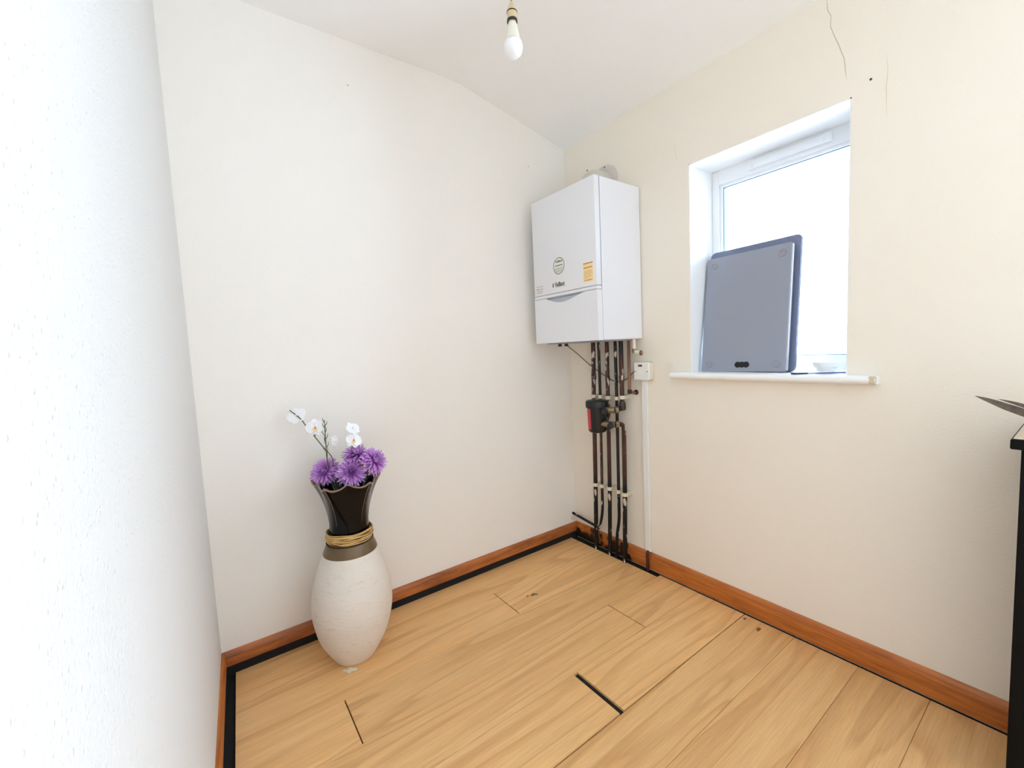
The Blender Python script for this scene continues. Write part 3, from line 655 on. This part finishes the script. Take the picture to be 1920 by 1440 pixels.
# black neck flaring into a five-pointed mouth
def neck_grid(bm, rows, inner=False, n=100):
    out = []
    a0 = math.radians(-13.6 + 36)
    for z, r, k in rows:
        ring_ = []
        for i in range(n):
            th = 2 * math.pi * i / n; ph = ((th - a0) / math.radians(72)) % 1.0; d = abs(ph - .5) * 2   # 1 at a point, 0 mid panel
            rr = r * (1 - k * .19 * (1 - d ** 2.2)); zz = z + k * (.012 * (1 - d) ** 2 * 1.2 - .006 * math.sin(math.pi * d) + .012 * d ** 6)
            ring_.append(bm.verts.new((VX + SH[0] * z + rr * math.cos(th), VY + SH[1] * z + rr * math.sin(th), zz)))
        out.append(ring_)
    for a, b in zip(out, out[1:]):
        for i in range(n): bm.faces.new((a[i], a[(i + 1) % n], b[(i + 1) % n], b[i]))
    return out
NK = [(.452, .0745, 0), (.48, .0715, 0), (.505, .070, .02), (.535, .0705, .10), (.57, .077, .28), (.605, .0885, .50), (.64, .104, .72), (.665, .119, .88), (.682, .131, 1.0)]
bm = bmesh.new(); neck_grid(bm, NK)
neck = obj('neck', bm, 'vase_black', va, smooth=True)
bm = bmesh.new(); neck_grid(bm, [(z, r - .006, k) for z, r, k in NK[::-1]])
bm.faces.new(bm.verts[-100:])
obj('neck_inside', bm, 'vase_black', va, smooth=True)
bm = bmesh.new(); neck_grid(bm, [(.6785, .1288, 1.0), (.684, .1325, 1.0), (.6865, .130, 1.0), (.684, .1245, 1.0), (.679, .1215, 1.0)])
obj('rim', bm, 'vase_rim', va, smooth=True)
for q in range(5):                                # glaze worn brown along the flute edges
    th = math.radians(-13.6 + 36 + 72 * q); pts = []
    for z, r, k in smooth_path([(a, b, c) for a, b, c in NK[3:]], 3):
        pts.append((VX + SH[0] * z + (r + .0006) * math.cos(th), VY + SH[1] * z + (r + .0006) * math.sin(th), z + k * .012))
    obj('flute_edge', tube(bmesh.new(), pts, [.0004 + .0012 * i / len(pts) for i in range(len(pts))], 6), 'vase_rim', neck, smooth=True)
# raffia wound round the neck
for w in range(14):
    ph = random.uniform(0, 6.28); z0 = .468 + .0025 * w; tl = random.uniform(-.005, .005); pts = []
    for i in range(41):
        th = 2 * math.pi * i / 40; z = z0 + tl * math.sin(th + ph) + .0012 * math.sin(5 * th + ph)
        r = .0785 + .0015 * math.sin(3 * th + w) + .0035 * math.sin(math.pi * w / 13) + (.0012 if w % 2 else 0)
        pts.append((VX + SH[0] * z + r * math.cos(th), VY + SH[1] * z + r * math.sin(th), z))
    obj('raffia_strand', tube(bmesh.new(), pts, random.uniform(.0015, .0026), 6, cap=False), 'raffia' if w % 4 else 'raffia_dark', va, smooth=True)
pts = []
for i in range(41):
    th = 2 * math.pi * i / 40; z = .461; pts.append((VX + SH[0] * z + .0815 * math.cos(th), VY + SH[1] * z + .0815 * math.sin(th), z))
obj('dark_cord', tube(bmesh.new(), pts, .0026, 7, cap=False), 'cord_dark', va, smooth=True)

# ------------------------------------------------------------ flowers
AX = Vector((VX + SH[0] * .55, VY + SH[1] * .55, .52))
def frame_from(n):
    n = Vector(n).normalized(); a = n.orthogonal().normalized(); return a, n.cross(a), n
def chrysanthemum(label, c, face, R):
    c = Vector(c); a, b, n = frame_from(face)
    t = thing('chrysanthemum', tuple(AX), label, 'flower', 'purple chrysanthemums in the vase')
    bm = bmesh.new(); lay = bm.verts.layers.float.new('tip')
    for L_, (cnt, ln, el, w) in enumerate(((30, 1.0, -4, .15), (30, .97, 12, .15), (28, .9, 27, .145), (24, .78, 42, .13), (18, .6, 58, .12), (12, .42, 76, .10))):
        for i in range(cnt):
            th = 2 * math.pi * (i + random.uniform(-.3, .3)) / cnt + L_ * .4; e = math.radians(el + random.uniform(-9, 9)); ln_ = R * ln * random.uniform(.85, 1.1)
            d = a * math.cos(th) + b * math.sin(th); side = n.cross(d); rows = []
            for k, (u, ww) in enumerate(((.06, .45), (.4, .9), (.75, 1.0), (.93, .7), (1.0, .25))):
                ee = e + (.35 * (u - .4) if L_ > 2 else -.25 * (u - .3)) * (1.2 if L_ > 2 else 1)
                p = c + (d * math.cos(ee) + n * math.sin(ee)) * (ln_ * u) - n * R * .12
                sw_ = side * (R * w * ww * .5); dish = n * (R * .03)
                r_ = [bm.verts.new(p - sw_ + dish), bm.verts.new(p), bm.verts.new(p + sw_ + dish)]
                for v in r_: v[lay] = min(1, max(0, u * .75 + L_ * .05 + random.uniform(-.08, .12)))
                rows.append(r_)
            for p, q in zip(rows, rows[1:]):
                for k in (0, 1): bm.faces.new((p[k], p[k + 1], q[k + 1], q[k]))
    me = bpy.data.meshes.new('petals'); bm.to_mesh(me); bm.free()
    for p in me.polygons: p.use_smooth = True
    link('petals', me, 'purple', t)
    lb = c - n * R * .12
    obj('calyx', lathe(bmesh.new(), [(-.022, .004), (-.014, .010), (-.002, .018), (.002, .016)], tuple(lb), 12, tuple(n)), 'leaf_dark', t, smooth='auto')
    obj('stem', tube(bmesh.new(), smooth_path([AX + Vector(((c.x - AX.x) * .12, (c.y - AX.y) * .12, 0)), AX.lerp(c, .55) + Vector((0, 0, .01)), lb - n * .018], 5), .0032, 7), 'stem', t, smooth=True)
    return t
toc = Vector((.92, -.22, .32))                    # the blooms look out of the vase into the room
chrysanthemum('purple chrysanthemum over the left tip of the vase mouth', (.158, -1.425, .722), (.75, -.65, .75), .057)
chrysanthemum('purple chrysanthemum at the front centre of the vase', (.240, -1.348, .722), (.95, -.2, .55), .056)
chrysanthemum('purple chrysanthemum at the back of bunch, below the white orchid', (.205, -1.315, .775), (.25, .1, 1), .056)
chrysanthemum('rightmost purple chrysanthemum, leaning over the vase mouth', (.262, -1.268, .752), (.70, .50, .45), .055)

def petal(c, d, n, ln, w, cup=.12):
    """broad rounded petal growing from c along d, facing n"""
    d = Vector(d).normalized(); n = Vector(n).normalized(); s = n.cross(d).normalized(); bm = bmesh.new(); rows = []
    for i in range(7):
        u = i / 6; ww = w * math.sqrt(max(.0, 1 - (2 * (u ** .85) - 1) ** 2)) * .5 + w * .06 * (1 - u)
        rows.append([bm.verts.new(c + d * (ln * u) + s * (ww * k) + n * (cup * ln * (u * u) * -.6 + abs(k) * cup * w * .25 + .002)) for k in (-1, -.5, 0, .5, 1)])
    for p, q in zip(rows, rows[1:]):
        for k in range(4): bm.faces.new((p[k], p[k + 1], q[k + 1], q[k]))
    return bm
def blossom(parent, c, face, R, roll=0, back=False):
    c = Vector(c); n = Vector(face).normalized(); upv = (Vector((0, 0, 1)) - n * n.z).normalized(); s = n.cross(upv)
    rot = lambda ang: upv * math.cos(math.radians(ang + roll)) + s * math.sin(math.radians(ang + roll))
    bl_ = obj('blossom', lathe(bmesh.new(), [(-.004, .003), (.002, .0045), (.008, .003), (.010, .001)], tuple(c), 10, tuple(n)), 'orchid', parent, smooth=True)
    for ang, ln, w in ((0, 1, .75), (80, 1.0, 1.12), (-80, 1.0, 1.12), (145, .95, .7), (-145, .95, .7)):
        obj('petal', petal(c - n * (.002 if ln < 1 else 0), rot(ang), n, R * ln, R * w, .25 if not back else -.1), 'orchid', bl_, smooth=True)
    if back: return
    obj('lip', petal(c + n * .004, rot(180) + n * .7, n, R * .42, R * .40, .5), 'orchid_lip', bl_, smooth=True)
    obj('lip_eye', lathe(bmesh.new(), [(0, R * .10), (.003, R * .08), (.005, .0005)], tuple(c + n * .008), 8, tuple(n)), 'orchid_eye', bl_, smooth=True)
def spray(label, path, blooms, buds=()):
    t = thing('orchid_spray', tuple(AX), label, 'flower', 'white orchid sprays in the vase')
    obj('stem', tube(bmesh.new(), smooth_path(path, 6), .0019, 7), 'stem', t, smooth=True)
    for a in blooms: blossom(t, *a)
    for c, r in buds: obj('bud', lathe(bmesh.new(), [(-r, r * .2), (-r * .5, r * .8), (0, r), (r * .6, r * .7), (r, r * .1)], c, 9), 'stem', t, smooth=True)
    return t
spray('white orchid spray arching high to the left', [tuple(AX), (.181, -1.394, .700), (.178, -1.398, .770), (.158, -1.422, .813), (.138, -1.446, .856), (.118, -1.468, .896), (.104, -1.484, .925), (.080, -1.511, .954)],
      [((.092, -1.490, .932), (.75, -.45, .55), .036, 25, True), ((.142, -1.440, .886), (.9, -.25, .15), .035, 0), ((.172, -1.385, .832), (.75, .62, .2), .022, 40, True)],
      [((.140, -1.444, .858), .0042), ((.112, -1.474, .910), .003)])
spray('short white orchid spray standing above the chrysanthemums', [tuple(AX), (.205, -1.345, .70), (.212, -1.334, .79), (.214, -1.330, .845), (.212, -1.326, .880)],
      [((.228, -1.329, .833), (.92, -.1, .3), .030, -25), ((.214, -1.326, .874), (.62, .3, .62), .030, 10, True)])
# green heather-like twig
tw = thing('green_twig', tuple(AX), 'upright green twig with short side shoots beside the orchids', 'twig')
main = [tuple(AX), (.172, -1.402, .70), (.168, -1.413, .765), (.163, -1.412, .84), (.157, -1.410, .913)]
obj('stem', tube(bmesh.new(), smooth_path(main, 6), [.0034 - .0022 * i / 24 for i in range(25)], 7), 'stem', tw, smooth=True)
mp = smooth_path(main, 12)
for i, k in enumerate((25, 27, 29, 31, 33, 35, 36, 38, 40, 41, 43, 44, 46)):
    c = mp[min(k, len(mp) - 1)]; th = i * 2.4; d = Vector((math.cos(th) * .55, math.sin(th) * .55, 1)).normalized(); l = .030 - .0007 * i
    obj('side_shoot', tube(bmesh.new(), [c, c + d * l * .5 + Vector((d.x, d.y, 0)) * .004, c + d * l + Vector((-d.x, -d.y, 0)) * .003], [.0016, .0014, .0007], 6), 'stem', tw, smooth=True)

# ------------------------------------------------------------ black stand at the right edge
CXL, CXR, CYF = 1.740, 2.24, -.300
cbn = thing('black_stand', (1.99, -.16, 0), 'black stand with an overhanging top at the right edge', 'stand')
obj('top', B(CXL - .016, CXR + .016, CYF - .012, -.030, .866, .889, .003), 'cabinet', cbn)
for x0, x1 in ((CXL, CXL + .036), (CXR - .036, CXR)): obj('side_frame', B(x0, x1, CYF, -.034, 0, .866, .002), 'cabinet', cbn)
obj('rail', B(CXL + .036, CXR - .036, CYF, CYF + .02, .80, .866), 'cabinet', cbn)
obj('back_panel', B(CXL + .036, CXR - .036, -.045, -.034, .05, .866), 'cabinet', cbn)
obj('door', prism(bmesh.new(), rrect(CXL + .037, CXR - .037, .198, .797, .004), CYF + .004, CYF + .02, 'xz'), 'cabinet', cbn)
obj('lower_panel', prism(bmesh.new(), rrect(CXL + .0375, CXR - .0375, .095, .172, .010), CYF + .002, CYF + .02, 'xz'), 'cab_grey', cbn)
obj('plinth', B(CXL + .036, CXR - .036, CYF + .01, CYF + .025, 0, .2), 'cabinet', cbn)
obj('beige_mat', B(CXL - .012, CXR + .012, CYF - .006, -.034, .889, .8915, .001), 'pot', cbn)
# dried leaves in a beige bowl on the stand
pb = thing('leaf_bowl', (1.85, -.16, .892), 'beige bowl of dried brown leaves on the black stand', 'bowl')
obj('bowl', lathe(bmesh.new(), [(.0, .035), (.002, .05), (.016, .072), (.034, .084), (.036, .082), (.018, .068), (.006, .03), (.006, .001)], (1.85, -.16, .892), 32, cap=False), 'pot', pb, smooth='auto')
def long_leaf(pts, w, twist=0):
    P = smooth_path(pts, 5); bm = bmesh.new(); rows = []; n = len(P)
    for i, p in enumerate(P):
        u = i / (n - 1); t_ = (P[min(i + 1, n - 1)] - P[max(i - 1, 0)]).normalized(); s = t_.cross(Vector((0, -1, .25))).normalized(); nn = s.cross(t_)
        ww = w * (math.sin(math.pi * min(1, .22 + .78 * u)) ** .8 if u < .999 else .02)
        rows.append([bm.verts.new(p + s * ww * k * .5 - nn * abs(k) * ww * .12) for k in (-1, 0, 1)])
    for a, b in zip(rows, rows[1:]):
        for k in (0, 1): bm.faces.new((a[k], a[k + 1], b[k + 1], b[k]))
    bmesh.ops.solidify(bm, geom=bm.faces[:], thickness=.0008)
    return bm
for pts, w in (([(1.83, -.18, .905), (1.80, -.25, .922), (1.765, -.29, .938), (1.72, -.30, .958), (1.69, -.30, .972), (1.666, -.30, .982)], .018), ([(1.84, -.17, .91), (1.80, -.25, .935), (1.765, -.285, .952), (1.73, -.30, .968), (1.702, -.30, .977)], .011), ([(1.85, -.16, .92), (1.88, -.16, .98), (1.95, -.16, 1.01)], .028), ([(1.85, -.17, .92), (1.86, -.13, 1.0), (1.87, -.1, 1.06)], .026)):
    obj('leaf', long_leaf(pts, w), 'dry_leaf', pb, smooth='auto')

# ------------------------------------------------------------ marks on the floor
bm = bmesh.new()
pl_ = [(.252, -1.434), (.258, -1.427), (.262, -1.419), (.256, -1.410), (.268, -1.404), (.272, -1.394), (.282, -1.392), (.284, -1.402), (.278, -1.411), (.286, -1.418), (.276, -1.428), (.266, -1.424), (.262, -1.436)]
ch = obj('paint_flake', prism(bm, pl_, .0004, .0016, 'xy'), 'chip', origin=(.268, -1.414, 0))
tag(ch, 'white flake of plaster on the floor in front of vase', 'flake')

def blotch(name, cx, cy, rx, ry, mat, seed):
    rnd = random.Random(seed); n = 18
    poly = [(cx + rx * (.6 + .5 * rnd.random()) * math.cos(2 * math.pi * i / n), cy + ry * (.6 + .5 * rnd.random()) * math.sin(2 * math.pi * i / n)) for i in range(n)]
    return obj(name, prism(bmesh.new(), poly, .0001, .0004, 'xy'), mat, fl)
for k, (x, y, rx, ry) in enumerate(((.326, -.602, .009, .016), (.334, -.588, .006, .008), (.318, -.63, .005, .009), (1.085, -.075, .008, .016), (1.02, -.05, .006, .010))):
    blotch('scuff_mark', x, y, rx, ry, 'scuff', k)
obj('worn_end', B(1.402, 1.4203, -.0448, -.0302, .9775, 1.0032, .0045, 3), 'pot', wn)
